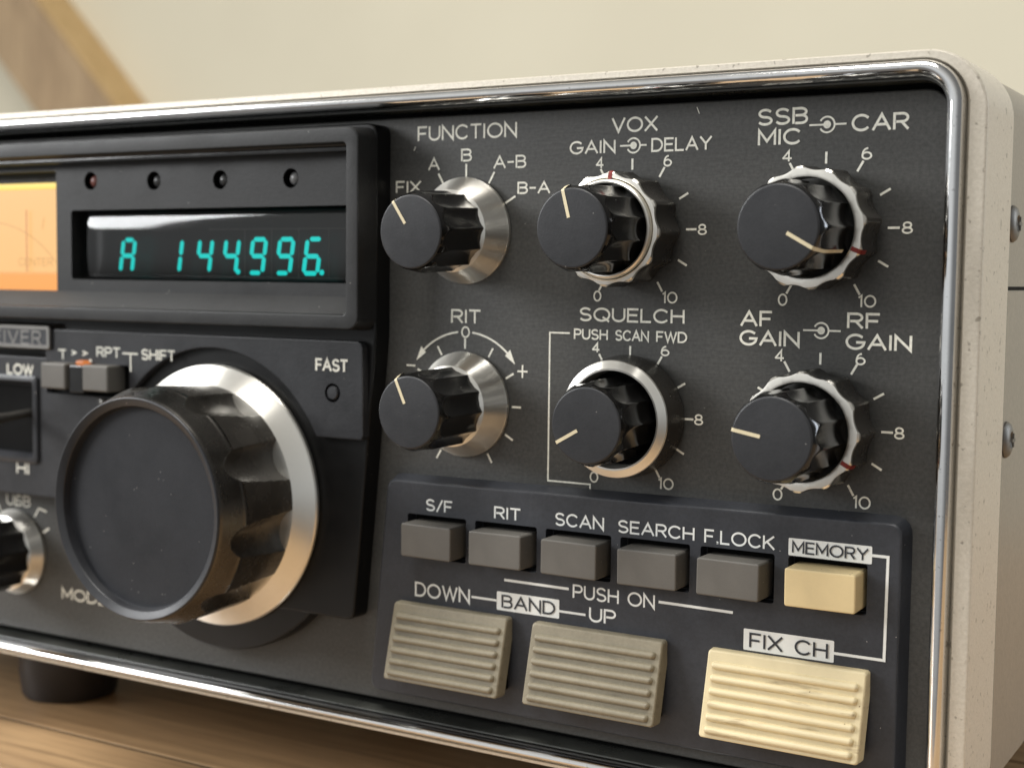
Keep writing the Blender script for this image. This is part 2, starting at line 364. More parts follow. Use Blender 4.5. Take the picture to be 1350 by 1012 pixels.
# ------------------------------------------------------------------ monoline lettering
def arc(cx, cy, rx, ry, a0, a1, n=14):
    return [(cx + rx * math.cos(math.radians(a0 + (a1 - a0) * i / n)), cy + ry * math.sin(math.radians(a0 + (a1 - a0) * i / n))) for i in range(n + 1)]
G = {
 'A': (.86, [[(0, 0), (.43, 1), (.86, 0)], [(.16, .34), (.70, .34)]]),
 'B': (.70, [[(0, 0), (0, 1), (.38, 1)] + arc(.40, .765, .26, .235, 90, -90) + [(.13, .53)], [(.34, .53)] + arc(.42, .265, .28, .265, 90, -90) + [(.13, 0)]]),
 'C': (.84, [arc(.45, .5, .45, .5, 42, 318, 22)]),
 'D': (.78, [[(0, 0), (0, 1), (.30, 1)] + arc(.32, .5, .46, .5, 90, -90, 18) + [(0, 0)]]),
 'E': (.62, [[(.62, 1), (0, 1), (0, 0), (.62, 0)], [(0, .52), (.56, .52)]]),
 'F': (.60, [[(.60, 1), (0, 1), (0, 0)], [(0, .50), (.52, .50)]]),
 'G': (.90, [arc(.46, .5, .46, .5, 45, 330, 22) + [(.90, .46), (.52, .46)]]),
 'H': (.74, [[(0, 0), (0, 1)], [(.74, 0), (.74, 1)], [(0, .52), (.74, .52)]]),
 'I': (.04, [[(.02, 0), (.02, 1)]]),
 'K': (.72, [[(0, 0), (0, 1)], [(.68, 1), (0, .36)], [(.22, .57), (.72, 0)]]),
 'L': (.58, [[(0, 1), (0, 0), (.58, 0)]]),
 'M': (.86, [[(0, 0), (0, 1), (.43, .22), (.86, 1), (.86, 0)]]),
 'N': (.76, [[(0, 0), (0, 1), (.76, 0), (.76, 1)]]),
 'O': (.98, [arc(.49, .5, .49, .5, 90, 450, 30)]),
 'P': (.66, [[(0, 0), (0, 1), (.38, 1)] + arc(.40, .73, .27, .27, 90, -90) + [(.13, .46)]]),
 'Q': (.98, [arc(.49, .5, .49, .5, 90, 450, 30), [(.58, .28), (.94, -.04)]]),
 'R': (.70, [[(0, 0), (0, 1), (.40, 1)] + arc(.42, .735, .265, .265, 90, -90) + [(.13, .47)], [(.40, .43), (.70, 0)]]),
 'S': (.70, [arc(.35, .75, .31, .25, 30, 270, 14) + arc(.35, .25, .34, .25, 90, -150, 14)]),
 'T': (.70, [[(0, 1), (.70, 1)], [(.35, 1), (.35, 0)]]),
 'U': (.74, [[(0, 1), (0, .36)] + arc(.37, .36, .37, .36, 180, 360) + [(.74, 1)]]),
 'V': (.82, [[(0, 1), (.41, 0), (.82, 1)]]),
 'W': (1.12, [[(0, 1), (.28, 0), (.56, .92), (.84, 0), (1.12, 1)]]),
 'X': (.78, [[(0, 0), (.78, 1)], [(0, 1), (.78, 0)]]),
 'Y': (.80, [[(0, 1), (.40, .46), (.80, 1)], [(.40, .46), (.40, 0)]]),
 '0': (.70, [arc(.35, .5, .35, .5, 90, 450, 26)]),
 '1': (.16, [[(0, .84), (.16, 1), (.16, 0)]]),
 '4': (.66, [[(.48, 0), (.48, 1), (0, .26)], [(.02, .26), (.66, .26)]]),
 '6': (.66, [arc(.33, .31, .33, .31, 90, 450, 22), [(.02, .34)] + arc(.40, .45, .37, .55, 172, 92, 8)]),
 '8': (.66, [arc(.33, .755, .27, .245, 90, 450, 20), arc(.33, .255, .33, .255, 90, 450, 22)]),
 '-': (.42, [[(0, .48), (.42, .48)]]), '+': (.6, [[(0, .5), (.6, .5)], [(.3, .2), (.3, .8)]]),
 '/': (.46, [[(0, -.04), (.46, 1.04)]]), '.': (.10, [[(.03, .0), (.07, .0), (.07, .05), (.03, .05)]]), ' ': (.36, []),
}
class Ink:
    """Flat strokes of print lying just proud of a surface at depth d, each stroke a hair above the one before."""
    def __init__(s, d, w=0.40): s.mb = MB(); s.d = d; s.w = w; s.k = 0
    def stroke(s, pts, w=None, closed=False):
        w = (w or s.w) * 0.56; P = []
        for p in pts:
            if not P or math.hypot(p[0] - P[-1][0], p[1] - P[-1][1]) > 1e-4: P.append(p)
        if len(P) < 2: return s
        cl = math.hypot(P[0][0] - P[-1][0], P[0][1] - P[-1][1]) < 1e-3
        if cl: P = P[:-1]
        n = len(P); L = []; Rr = []
        def dirn(a, b):
            l = math.hypot(b[0] - a[0], b[1] - a[1]); return ((b[0] - a[0]) / l, (b[1] - a[1]) / l)
        for i in range(n):
            d1 = dirn(P[i - 1], P[i]) if (i > 0 or cl) else None
            d2 = dirn(P[i], P[(i + 1) % n]) if (i < n - 1 or cl) else None
            d1 = d1 or d2; d2 = d2 or d1
            n1, n2 = (-d1[1], d1[0]), (-d2[1], d2[0])
            k = max(1 + n1[0] * n2[0] + n1[1] * n2[1], 0.25)
            mx, mz = (n1[0] + n2[0]) / k, (n1[1] + n2[1]) / k
            x, z = P[i]
            if not cl and i == 0: x -= d2[0] * w * .55; z -= d2[1] * w * .55
            if not cl and i == n - 1: x += d1[0] * w * .55; z += d1[1] * w * .55
            L.append((x + mx * w, z + mz * w)); Rr.append((x - mx * w, z - mz * w))
        s.k += 1; y = -(s.d + 0.04 + 0.010 * (s.k % 9))
        v = [(a[0], y, a[1]) for a in L] + [(a[0], y, a[1]) for a in Rr]
        f = [(i, (i + 1) % n, n + (i + 1) % n, n + i) for i in range(n if cl else n - 1)]
        s.mb.add(v, f); return s
    def fill(s, poly, lift=0.0):
        s.k += 1; y = -(s.d + 0.04 + lift + 0.010 * (s.k % 9))
        s.mb.add([(x, y, z) for x, z in poly], [tuple(range(len(poly)))]); return s
    def dot(s, x, z, r, n=20): return s.fill([(x + r * math.cos(2 * math.pi * i / n), z + r * math.sin(2 * math.pi * i / n)) for i in range(n)])
    def text(s, t, x0, x1, z, h, w=None, gap=0.23):
        adv = []; tot = 0
        for i, ch in enumerate(t):
            adv.append(tot); tot += G[ch][0] + (gap if i < len(t) - 1 else 0)
        kx = (x1 - x0) / tot
        for a, ch in zip(adv, t):
            for st in G[ch][1]: s.stroke([(x0 + (a + p[0]) * kx, z + p[1] * h) for p in st], w)
        return s
    def parts(s): return [(s.mb.v, s.mb.f)]
def pol(c, r, a): a = math.radians(a); return (c[0] + r * math.sin(a), c[1] + r * math.cos(a))

# ------------------------------------------------------------------ room: wall, table, timber
def plain(name, parts, mat, **props): return make(name, parts, mat, None, (0, 0, 0), None, 35, **props)
wall = plain('wall', [boxm(-4200, 2600, 1530, 1600, -900, 2200)], M['wall'], kind='structure')
def beam(w0, w1, y0, y1):
    a = Vector((-1839.4, 0, 453.7)); b = Vector((-1668.3, 0, 277.9)); d = (b - a).normalized(); nrm = Vector((d.z, 0, -d.x))
    if nrm.x > 0: nrm = -nrm
    q = [a - d * 420 + nrm * w0, b + d * 1050 + nrm * w0, b + d * 1050 + nrm * w1, a - d * 420 + nrm * w1]
    return prism(rounded([(p.x, p.z) for p in q], 3.0), -y1, -y0, 3, 2)
brace = plain('timber_brace', [beam(9.3, 143, 1450, 1529)], M['beam'], label='diagonal brown timber brace fixed to the cream wall behind the radio', category='timber')
make('lit_side_face', [beam(0, 9, 1451, 1529.5)], M['beam_lit'], brace)  # side face of the brace, its brightness painted as paler wood
tb = MB()
ys = [-136, -5.2, 122, 250, 378, 506]
tp = []
for i in range(len(ys) - 1): tp.append(boxm(-1100, 620, ys[i] + 0.8, ys[i + 1] - 0.8, -ZT - 26, -ZT, 0.25, 2))
tp.append(boxm(-1090, 610, -130, 500, -ZT - 40, -ZT - 25.8))
table = plain('wooden_table', tp, M['table'], label='brown plank table top that the radio stands on', category='table')

for y in ys[1:-1]: make('joint', [boxm(-1099, 619, y - .79, y + .79, -ZT - 20, -ZT - .45)], M['void'], table)

# ------------------------------------------------------------------ the radio
ROOT = (-128, 120, -ZT)
radio = empty('radio_transceiver', ROOT, label='black and silver desktop radio transceiver with lit cyan frequency display and large tuning knob', category='radio')
XL = -331.0
# cabinet and front frame
cab = make('cabinet', [sweep([(XL - 6.8, 79.0, -124.5, 33.8, 9, -10), (XL - 6.8, 79.0, -124.5, 33.8, 9, -262), (XL - 3, 75, -121, 30, 6, -265)], 10),
                       boxm(XL, 72, 262, 264, -118, 27)], M['case'], radio, (0, 0, 0), label='grey brown metal cabinet sides')
make('seam', [boxm(78.6, 79.12, 20, 262, -12.75, -11.95)], M['void'], cab)
make('lower_cover', [boxm(79.02, 79.5, 21, 262, -121.5, -12.9, 0.15, 1)], M['case'], cab)
def screw_head(z):
    def md(a, r, d): return r
    v, f = lathe([(4.0, 0), (4.0, 0.35), (3.5, 0.95), (2.6, 1.3), (1.9, 1.35), (1.5, .9), (0.001, 0.8)], 32)
    v = [(-y, x, q) for x, y, q in v]                   # the axis now points to +x
    return [(v, f), boxm(1.5, 1.86, -1.5, 1.5, -0.35, 0.35), boxm(1.5, 1.90, -0.35, 0.35, -1.5, 1.5)]
for z, y in ((1.6, 25.4), (-45.2, 24.0)):
    make('screw', screw_head(0), M['steel'], cab, (79.5 if z < -13 else 79.0, y, z))
fr = make('front_frame', [sweep([(XL - 3.2, 75.5, -126.0, 33.2, 9.0, 2.0), (XL - 3.4, 75.8, -126.0, 33.4, 9.3, 4.6), (XL - 4.4, 76.8, -126.2, 33.8, 10.0, 6.3),
        (XL - 7.2, 79.6, -126.9, 35.0, 12.0, 6.25), (XL - 7.7, 80.1, -127.1, 35.3, 12.4, 5.9), (XL - 7.8, 80.2, -127.2, 35.4, 12.5, 5.4),
        (XL - 7.8, 80.2, -127.2, 35.4, 12.5, -17.6), (XL - 7.5, 79.95, -126.9, 35.1, 12.3, -18.1), (XL - 6.9, 79.3, -126.3, 34.5, 12, -18.1), (XL - 6.4, 78.8, -125.6, 33.6, 11.5, -16)], 16)],
        M['silver_paint'], radio, (0, 0, 0), label='speckled silver painted front frame')
def rr(o, d, r0=6.0): return (XL - o, 72.2 + o, -122.9 - o * 0.75, 29.9 + o * 0.95, r0 + o * 0.8, d)
ch = make('chrome_trim', [sweep([rr(0.0, 3.5), rr(0.0, 6.0), rr(0.15, 6.9), rr(0.55, 7.7), rr(1.15, 8.3), rr(1.9, 8.6), rr(2.6, 8.4), rr(3.2, 7.7), rr(3.55, 6.8), rr(3.65, 5.6), rr(3.65, 2.0)], 16)], M['chrome'], radio, ang=60)
make('gasket', [sweep([rr(0.3, 3.6), rr(-0.25, 3.6), rr(-0.35, 2.8), rr(-0.35, -6)], 16)], M['gasket'], ch)
panel = make('front_panel', [prism(rrect(XL + 1, 71.6, -120.7, 28.3, 5.2, 10), -2.5, 0, 0.5, 3)], M['panel'], radio)
make('panel_backing', [boxm(XL - 2, 74, 4, 5.5, -124.5, 31.5)], M['void'], panel)

DIAL = {'function': (-45.1, 0.1), 'vox': (-0.1, 0.0), 'mic': (45.6, 0.0), 'rit': (-45.0, -42.5), 'squelch': (0.2, -42.7), 'gain': (45.5, -42.75)}
def legend(name, ink, mat='legend', parent=panel): return make(name, ink.parts(), M[mat], parent)
def ticks(ink, c, angs, r0=13.8, r1=16.05, w=0.46):
    for a in angs: ink.stroke([pol(c, r0, a), pol(c, r1, a)], w)
def icon(ink, x, z, xl, xr):
    ink.dot(x, z, 0.85)
    ink.stroke(arc(x, z, 1.65, 1.65, -148, 148, 26), 0.36); ink.stroke([(xl, z), (x - .5, z)], 0.36); ink.stroke([(x + 1.6, z), (xr, z)], 0.36)
FULL = (-150, -120, -90, -60, -30, 0, 30, 60, 90, 120, 150)
k = Ink(0); c = DIAL['function']
k.text('FUNCTION', -59.3, -31.1, 22.5, 3.2, .46).text('A', -56.1, -53.1, 15.2, 2.7).text('B', -46.4, -43.7, 17.1, 2.7).text('A-B', -37.1, -28.4, 15.1, 2.7).text('B-A', -30.3, -21.7, 8.9, 2.5).text('FIX', -65.8, -58.6, 9.8, 2.6)
ticks(k, c, (-60, -30, 0, 30, 60), 13.2, 16.1); legend('function_legend', k)
k = Ink(0); c = DIAL['vox']
k.text('VOX', -5.3, 5.9, 22.4, 3.0, .46).text('GAIN', -16.2, -4.7, 17.8, 2.65, .42).text('DELAY', 4.8, 19.2, 17.7, 2.7, .42)
icon(k, 0.1, 19.15, -3.2, 3.3)
k.text('4', -9.3, -7.6, 14.4, 2.1, .36).text('6', 7.9, 9.6, 14.3, 2.2, .36).text('8', 16.6, 18.4, -1.1, 2.1, .36).text('10', 8.2, 11.6, -16.5, 2.3, .36).text('0', -9.4, -7.7, -16.4, 2.2, .36)
ticks(k, c, FULL); legend('vox_legend', k)
k = Ink(0); c = DIAL['mic']
k.text('SSB', 30.2, 41.1, 22.5, 3.1, .5).text('MIC', 30.4, 39.7, 18.2, 3.0, .5).text('CAR', 51.2, 62.8, 20.4, 3.1, .5)
icon(k, 45.6, 21.9, 41.8, 49.7)
k.text('4', 36.0, 37.8, 14.5, 2.1, .36).text('6', 53.4, 55.3, 14.4, 2.2, .36).text('8', 62.4, 64.3, -1.1, 2.2, .36).text('10', 53.6, 57.1, -16.5, 2.3, .36).text('0', 35.8, 37.6, -16.5, 2.3, .36)
ticks(k, c, FULL); legend('mic_legend', k)
k = Ink(0); c = DIAL['rit']
k.text('RIT', -48.9, -40.7, -22.4, 3.0, .46).text('0', -45.9, -43.8, -26.0, 2.5, .38)
for sgn in (-1, 1):
    k.stroke([pol(c, 17.8, sgn * (7 + 39 * i / 16)) for i in range(17)], 0.42)
    t = pol(c, 17.7, sgn * 54.5); k.fill([t, pol(c, 19.0, sgn * 43), pol(c, 16.9, sgn * 43)])
k.stroke([(-62.3, -33.6), (-59.9, -33.6)], .38).stroke([(-29.8, -33.75), (-27.2, -33.75)], .38).stroke([(-28.5, -32.3), (-28.5, -35.2)], .38)
ticks(k, c, FULL); legend('rit_legend', k)
k = Ink(0); c = DIAL['squelch']
k.text('SQUELCH', -13.0, 13.4, -21.0, 2.8, .46).text('PUSH', -14.4, -5.8, -25.35, 2.15, .38).text('SCAN', -3.6, 4.7, -25.35, 2.15, .38).text('FWD', 6.9, 14.2, -25.35, 2.15, .38)
k.text('4', -9.6, -7.9, -28.3, 1.95, .36).text('6', 8.1, 9.9, -28.5, 2.0, .36).text('8', 16.7, 18.5, -43.75, 2.15, .36).text('10', 8.1, 11.6, -59.0, 2.3, .36).text('0', -9.6, -7.7, -58.9, 2.3, .36)
k.stroke([(-15.8, -24.15), (-21.1, -24.15), (-21.1, -59.6), (-9.7, -59.6), (-9.7, -61.2)], .36)
ticks(k, c, FULL, 14.1, 15.95); legend('squelch_legend', k)
k = Ink(0); c = DIAL['gain']
k.text('AF', 27.3, 34.2, -21.1, 3.0, .5).text('GAIN', 27.2, 40.5, -25.3, 2.9, .5).text('RF', 51.4, 58.0, -20.95, 2.9, .5).text('GAIN', 51.2, 64.8, -25.4, 2.9, .5)
icon(k, 45.5, -21.8, 41.6, 49.7)
k.text('4', 35.4, 37.2, -28.6, 2.2, .36).text('6', 53.4, 55.2, -28.7, 2.2, .36).text('8', 62.1, 63.9, -43.9, 2.2, .36).text('10', 53.7, 57.2, -59.3, 2.4, .36).text('0', 35.7, 37.6, -59.1, 2.3, .36)
ticks(k, c, FULL); legend('gain_legend', k)
for q, w_ in (([(15.6, 27.0), (16.2, 25.6)], .16), ([(-60.2, 20.9), (-60.6, 20.1)], .22)): legend('paint_chip', Ink(0).stroke(q, w_))

# ---- small knobs
def flutes(n, floor, Rg, off=0.0, slope=0.0, d_ref=0.0, d_hi=99):
    """n round grooves of radius Rg; their floor lies at radius floor at depth d_ref and falls by slope towards the base"""
    def md(a, r, d):
        if d > d_hi: return r
        st = 2 * math.pi / n; ph = (a - off + st / 2) % st - st / 2
        Rc = floor - slope * (d_ref - d) + Rg
        q = Rc * math.sin(abs(ph))
        if q >= Rg: return r
        return min(r, Rc * math.cos(ph) - math.sqrt(Rg * Rg - q * q))
    return md
def pointer(ang, prof, w):                              # painted line over the points (r, d) of the knob's outline
    a = math.radians(ang); u = Vector((math.sin(a), 0, math.cos(a))); t = Vector((math.cos(a), 0, -math.sin(a)))
    v = []; f = []
    for i, (r, d) in enumerate(prof):
        p = u * r + Vector((0, -d, 0)); v += [tuple(p - t * w / 2), tuple(p + t * w / 2)]
    for i in range(len(prof) - 1): f.append((2 * i, 2 * i + 1, 2 * i + 3, 2 * i + 2))
    return v, f
def inner_knob(root, c, base, tip, ang, R=9.65, RF=8.5, n=12, side=3.0):
    """fluted black knob with a flat cap from depth base to depth tip and a painted pointer line"""
    L = (c[0], 0, c[1]); o0 = math.radians(ang)
    md = flutes(n, R - 0.72, 7.2, o0 + math.pi / n)
    prof = [(R - 0.6, base - 2), (R, base), (R, base + .4)]
    for i in range(1, 7): prof.append((R, base + (tip - 4.4 - base) * i / 6))
    for i in range(1, 13):
        t = i / 12; prof.append((R - (R - RF - .14) * t ** 1.9, tip - 4.4 + 3.75 * t))
    prof += [(RF + .02, tip - 0.42)]
    make('knob_body', [lathe(prof, n * 20, md, False, o0)], M['gloss'], root, L, None, 24, False)
    make('knob_cap', [lathe([(RF, tip - .44), (RF + .04, tip - .3), (RF - .08, tip - .1), (RF - .4, tip + .02), (RF * .5, tip + .1), (0.0005, tip + .14)], 96)], M['cap'], root, L, None, 40)
    pr = [(2.3, tip + .19), (RF * .5, tip + .17), (RF - .4, tip + .09), (RF + .0, tip - .02), (RF + .14, tip - .3)]
    for i in range(12, 0, -2):
        t = i / 12; pr.append((R - (R - RF - .14) * t ** 1.9 + .07, tip - 4.4 + 3.75 * t))
    pr += [(R + .07, tip - 4.4)]
    if side > 4: pr += [(R + .07, tip - side - 1)]
    if side < 0: pr = pr[:5]
    make('pointer_line', [pointer(ang, pr, 0.75)], M['pointer'], root, L, None, 50)
def knob_root(name, c, droop, **p):
    r = empty(name, (c[0], 0, c[1]), radio, **p); r.rotation_euler = (math.radians(droop), 0, 0); return r
def skirt_knob(c, tip, ang, droop, R=9.65, base=7.2):
    r = knob_root('control_knob', c, droop)
    L = (c[0], 0, c[1])
    make('skirt', [lathe([(12.9, 0.15), (13.0, 0.7), (12.95, 1.15), (12.75, 1.4), (R + .25, base - .2), (R - .65, base + .2)], 128)], M['turned'], r, L, None, 30)
    inner_knob(r, c, base, tip, ang, R=R, RF=R - 1.15)
    return r
def ring_knob(c, tip, ang, mark, droop, bead, side=3.0):
    r = knob_root('control_knob', c, droop); L = (c[0], 0, c[1])
    md = flutes(12, 11.9, 6.4, math.radians(mark))
    pr = [(12.6, 1.2), (13.0, 1.8)] + [(13.0 - .02 * i, 2.2 + 1.6 * i) for i in range(6)] + [(12.85, 11.6)]
    make('ring_knob', [lathe(pr, 240, md, False, math.radians(mark))], M['collar'], r, L, None, 26, False)
    fp = [(12.85, 11.6), (12.7, 12.1), (12.3, 12.45), (11.45, 12.6), (11.25, 12.4), (11.15, 11.7)]
    if bead: fp += [(11.05, 12.6), (10.85, 13.2), (10.5, 13.5), (10.2, 13.45), (10.05, 13.1), (10.0, 8)]
    else: fp = fp[:3] + [(11.0, 12.62), (10.5, 12.5), (10.35, 12.1), (10.3, 8)]
    make('ring_face', [lathe(fp, 240, md, False, math.radians(mark))], M['silver'], r, L, None, 30)
    mk = [(10.75, 12.7), (12.35, 12.56), (12.72, 12.16), (12.9, 11.6), (12.95, 9.2)]
    make('marker_line', [pointer(mark + 15, mk, 0.95)], M['red'], r, L, None, 50)
    inner_knob(r, c, 9.0, tip, ang, side=side)
    return r
def push_knob(c, tip, ang, droop):
    r = knob_root('control_knob', c, droop); L = (c[0], 0, c[1])
    make('collar', [lathe([(13.9, 0.2), (14.15, 1.0), (14.1, 2.6), (13.45, 8.0)], 128)], M['collar'], r, L, None, 30)
    make('collar_face', [lathe([(13.45, 8.0), (13.3, 8.35), (11.6, 9.3), (11.2, 9.25), (11.05, 8.9), (11.0, 3.0)], 128)], M['turned'], r, L, None, 30)
    make('collar_well', [lathe([(11.0, 3.0), (0.001, 3.0)], 64)], M['void'], r, L)
    inner_knob(r, c, 4.5, tip, ang)
    return r
skirt_knob(DIAL['function'], 24.0, -33.5, 2.6)
skirt_knob(DIAL['rit'], 24.4, -25.0, 0.9)
ring_knob(DIAL['vox'], 29.0, -14.5, 4.0 - 15, 1.3, True)
ring_knob(DIAL['mic'], 28.5, 119.5, 113.0 - 15, 1.5, False, side=14.0)
push_knob(DIAL['squelch'], 21.7, -119.5, 1.8)
ring_knob(DIAL['gain'], 28.8, -80.0, 121.0 - 15, -0.2, False, side=-1)

# ---- raised button panel at the lower right
bp_out = [(65.4, -117.2), (65.4, -61.2), (-65.4, -62.2), (-70.7, -117.2)]
PD = 4.0
bp = make('button_panel', [prism(rounded(bp_out, 3.0), 0.05, PD, 0.8, 3, 1.1)], M['plate'], radio)
SX = [-50.4, -30.4, -10.6, 9.15, 29.1, 49.6]
slots = [prism(rrect(x - 8.7, x + 8.7, -81.4, -70.45, 0.5, 2), 0.4, PD + 2, 0.001, 1) for x in SX]
cut(bp, slots)
make('button_shaft', [boxm(x - 8.4, x + 8.4, -0.5, -0.3, -81.2, -70.7) for x in SX], M['void'], bp)
for i, x in enumerate(SX):
    w = 7.3 if i < 5 else 7.75
    h = 4.12
    rings = [[(p[0] * .985, -1.0, p[1] * .985) for p in rrect(-w, w, -h, h, .5, 3)], [(p[0], -4, p[1]) for p in rrect(-w, w, -h, h, .5, 3)]]
    pl = rrect(-w, w, -h, h, .55, 4)
    b = make('push_button', [prism(pl, 0.6, 9.1, 0.38, 3)], M['button' if i < 5 else 'cream'], radio, (x + (0.1, -.15, 0.05, .12, -.1, 0)[i], (-.1, .15, 0, .22, -.05, .1)[i], -76.2 + (.05, -.08, .06, 0, -.06, .04)[i]), (math.radians((.5, -.4, .2, .6, -.3, .3)[i]), math.radians((.35, -.3, .4, -.2, .25, -.3)[i]), math.radians((.4, -.5, .3, .5, -.4, .2)[i])))
    if i == 5: b['label'] = 'cream push button'
RX = [(-61.5, -28.3, 'rocker'), (-21.4, 12.7, 'rocker'), (23.7, 59.5, 'cream2')]
for x0, x1, mt in RX:
    zc = -102.2; w = (x1 - x0) / 2; xc = (x0 + x1) / 2; z1 = -92.9 - zc; z0 = -111.5 - zc
    def rk(px, pz, d):                                   # front face leans out towards its lower edge
        return (px, -d, pz)
    rings = []
    for ins, bk in ((-0.12, None), (0.0, 0.62), (0.09, 0.26), (0.24, 0.08), (0.45, 0.0)):
        q = rrect(-w + ins, w - ins, z0 + ins, z1 - ins, 0.7 if ins < .5 else .4, 4)
        ring = []
        for px, pz in q:
            t = (z1 - pz) / (z1 - z0); df = 6.3 + 4.8 * t
            ring.append((px, -(df - 3.7) if bk is None else -(df - bk), pz))
        rings.append(ring)
    rb = make('rocker_button', [loft(rings, True, True, True)], M[mt], radio, (xc, 0, zc))
    if mt == 'cream2': rb['label'] = 'ivory ribbed rocker button'
    make('rocker_well', [boxm(-w + .9, w - .9, -6.2, -1.0, z0 + .9, z1 - 8.5)], M['void'], rb, (xc, 0, zc))
    rib = []
    for i in range(6):
        pz = z1 - 3.15 - i * 2.72; t = (z1 - pz) / (z1 - z0); df = 6.3 + 4.8 * t
        L = w - 1.25; rr_ = 0.86; prev = None; rgs = []
        ends = [(rr_ * (1 - math.cos(math.radians(q))), math.sin(math.radians(q))) for q in (2, 20, 40, 60, 90)]
        for xq, sc in [(-L + e_, s_) for e_, s_ in ends] + [(L - e_, s_) for e_, s_ in ends[::-1]]:
            rgs.append([(xq, -(df - .25 + (0.35 * sc + 1.05 * sc * math.sin(math.radians(a)))), pz + rr_ * sc * math.cos(math.radians(a)) - 0.26 * sc * math.sin(math.radians(a)) * 0) for a in range(-30, 211, 20)])
        rib.append(loft(rgs, False))
    make('grip_ribs', rib, M[mt], rb, (xc, 0, zc))
k = Ink(PD, .40)
k.text('S/F', -53.4, -45.9, -69.15, 2.6).text('RIT', -33.4, -26.4, -69.2, 2.6).text('SCAN', -16.6, -4.0, -69.25, 2.7).text('SEARCH', 0.0, 18.7, -69.3, 2.6).text('F.LOCK', 21.5, 37.6, -69.4, 2.7)
k.text('PUSH ON', -11.5, 9.3, -86.0, 2.9, .42).text('DOWN', -56.4, -40.6, -91.0, 3.2, .46).text('UP', -7.1, -0.6, -91.0, 3.0, .46)
k.stroke([(-30.4, -84.1), (-13.0, -84.2)], .55).stroke([(10.6, -84.35), (28.3, -84.5)], .55)
k.stroke([(-39.7, -89.4), (-32.8, -89.4)], .5).stroke([(-15.2, -89.8), (-8.4, -89.8)], .5)
k.stroke([(59.2, -68.4), (62.6, -68.4), (62.4, -90.3), (51.6, -90.3)], .55)
legend('button_legend', k, 'legend_block', bp)
for q, tx in (((40.9, 59.2, -70.3, -66.5), ('MEMORY', 41.9, 58.3, -69.5, 2.3, .34)), ((31.1, 51.6, -92.4, -87.65), ('FIX CH', 32.7, 50.1, -91.5, 2.9, .42)), ((-32.6, -15.3, -91.65, -87.1), ('BAND', -31.0, -16.6, -90.75, 2.8, .42))):
    legend('legend_block', Ink(PD + .03).fill(rrect(*q, .25, 2)), 'legend_block', bp)
    legend('block_lettering', Ink(PD + .14).text(*tx), 'plate', bp)

# ---- raised tuning module with the display frame
KC = (-120.3, -70.8); ML = 6.0
mod_out = [(-67.8, 26.7), (XL + 3, 26.7), (XL + 3, -26.6), (-179.0, -26.6), (-170.0, -99.6), (-74.5, -99.6), (-70.6, -58.0), (-67.8, -26.0)]
module = make('tuning_module', [prism(rounded(mod_out, [3.2, 3, 1, 1, 2, 2.5, 6, 6]), 0.05, ML, 0.7, 3)], M['deep'], radio)
make('knob_surround', [prism([(KC[0] + 42.6 * math.cos(2 * math.pi * i / 96), KC[1] + 42.6 * math.sin(2 * math.pi * i / 96)) for i in range(96)], 0.05, ML - 0.35, 0.6, 3)], M['deep'], module)
# plate around the knob: a rectangle with a round bite
def face_plate():
    Rb = 39.8; xr0, xr1 = -70.2, -71.4; zt, zb = -27.6, -52.6
    pts = [(-184.5, zt), (-184.5, -36.0), (-248.0, -36.0), (-248.0, -77.0)]
    zl = -77.0; a0 = math.atan2(zl - KC[1], -math.sqrt(Rb * Rb - (zl - KC[1]) ** 2)); a1 = math.atan2(zb - KC[1], math.sqrt(Rb * Rb - (zb - KC[1]) ** 2))
    if a0 < 0: a0 += 2 * math.pi
    for i in range(49): a = a0 + (a1 - a0) * i / 48; pts.append((KC[0] + Rb * math.cos(a), KC[1] + Rb * math.sin(a)))
    r = [(xr1 + 0.9, zb - .0), (xr1 + 1.5, zb + 1.2), (xr0, zt - 1.6), (xr0 - .5, zt - .5), (xr0 - 1.6, zt)]
    return pts + r
fp_pts = face_plate()
PLD = 8.3
fplate = make('face_plate', [prism(fp_pts, ML - 0.3, PLD, 0.45, 2)], M['module'], module)
cut(fplate, [cyl(-79.6, -41.0, 2.45, 6.3, 12), prism(rrect(-216, -188.6, -66.2, -42.6, .8, 3), 5.5, 12, .001, 1), prism(rrect(-184.0, -150.8, -46.3, -37.0, .6, 3), 6.0, 12, .001, 1)])
make('fast_button', [lathe([(1.75, 6.0), (1.75, 8.2), (1.5, 8.5), (0.001, 8.55)], 32)], M['module'], fplate, (-79.6, 0, -41.0))
legend('fast_legend', Ink(PLD).text('FAST', -84.8, -74.9, -35.3, 2.7, .55), 'legend', fplate)
k = Ink(PLD, .46)
k.text('SHIFT', -145.9, -133.7, -34.9, 2.55, .48).text('RPT', -163.3, -154.4, -34.75, 2.45, .48).stroke([(-153.2, -33.6), (-147.6, -33.6)], .45).stroke([(-150.2, -33.7), (-150.2, -38.5)], .45)
for tx in (('LOW', -200.6, -189.8, -41.2, 2.7, .5), ('HI', -197.0, -192.1, -70.6, 2.9, .5)): legend('power_legend', Ink(PLD).text(*tx), 'legend', fplate)
k.stroke([(-178.8, -33.5), (-176.0, -33.5)], .5).stroke([(-177.2, -33.5), (-177.2, -36.0)], .5).stroke([(-173.4, -33.6), (-172.0, -34.1), (-173.4, -34.7)], .45).stroke([(-169.0, -33.6), (-167.4, -34.1), (-169.0, -34.7)], .45).dot(-166.0, -36.2, .55)
legend('repeater_legend', k, 'legend', fplate)
k = Ink(0, .5); k.text('USB', -211.5, -201.3, -82.4, 3.0, .46).text('MODE', -187.6, -169.3, -108.7, 3.0, .5)
mc = (-207.6, -96.6)
for a in (-60, -30, 0): k.stroke([pol(mc, 13.9, a), pol(mc, 16.0, a)], .55)
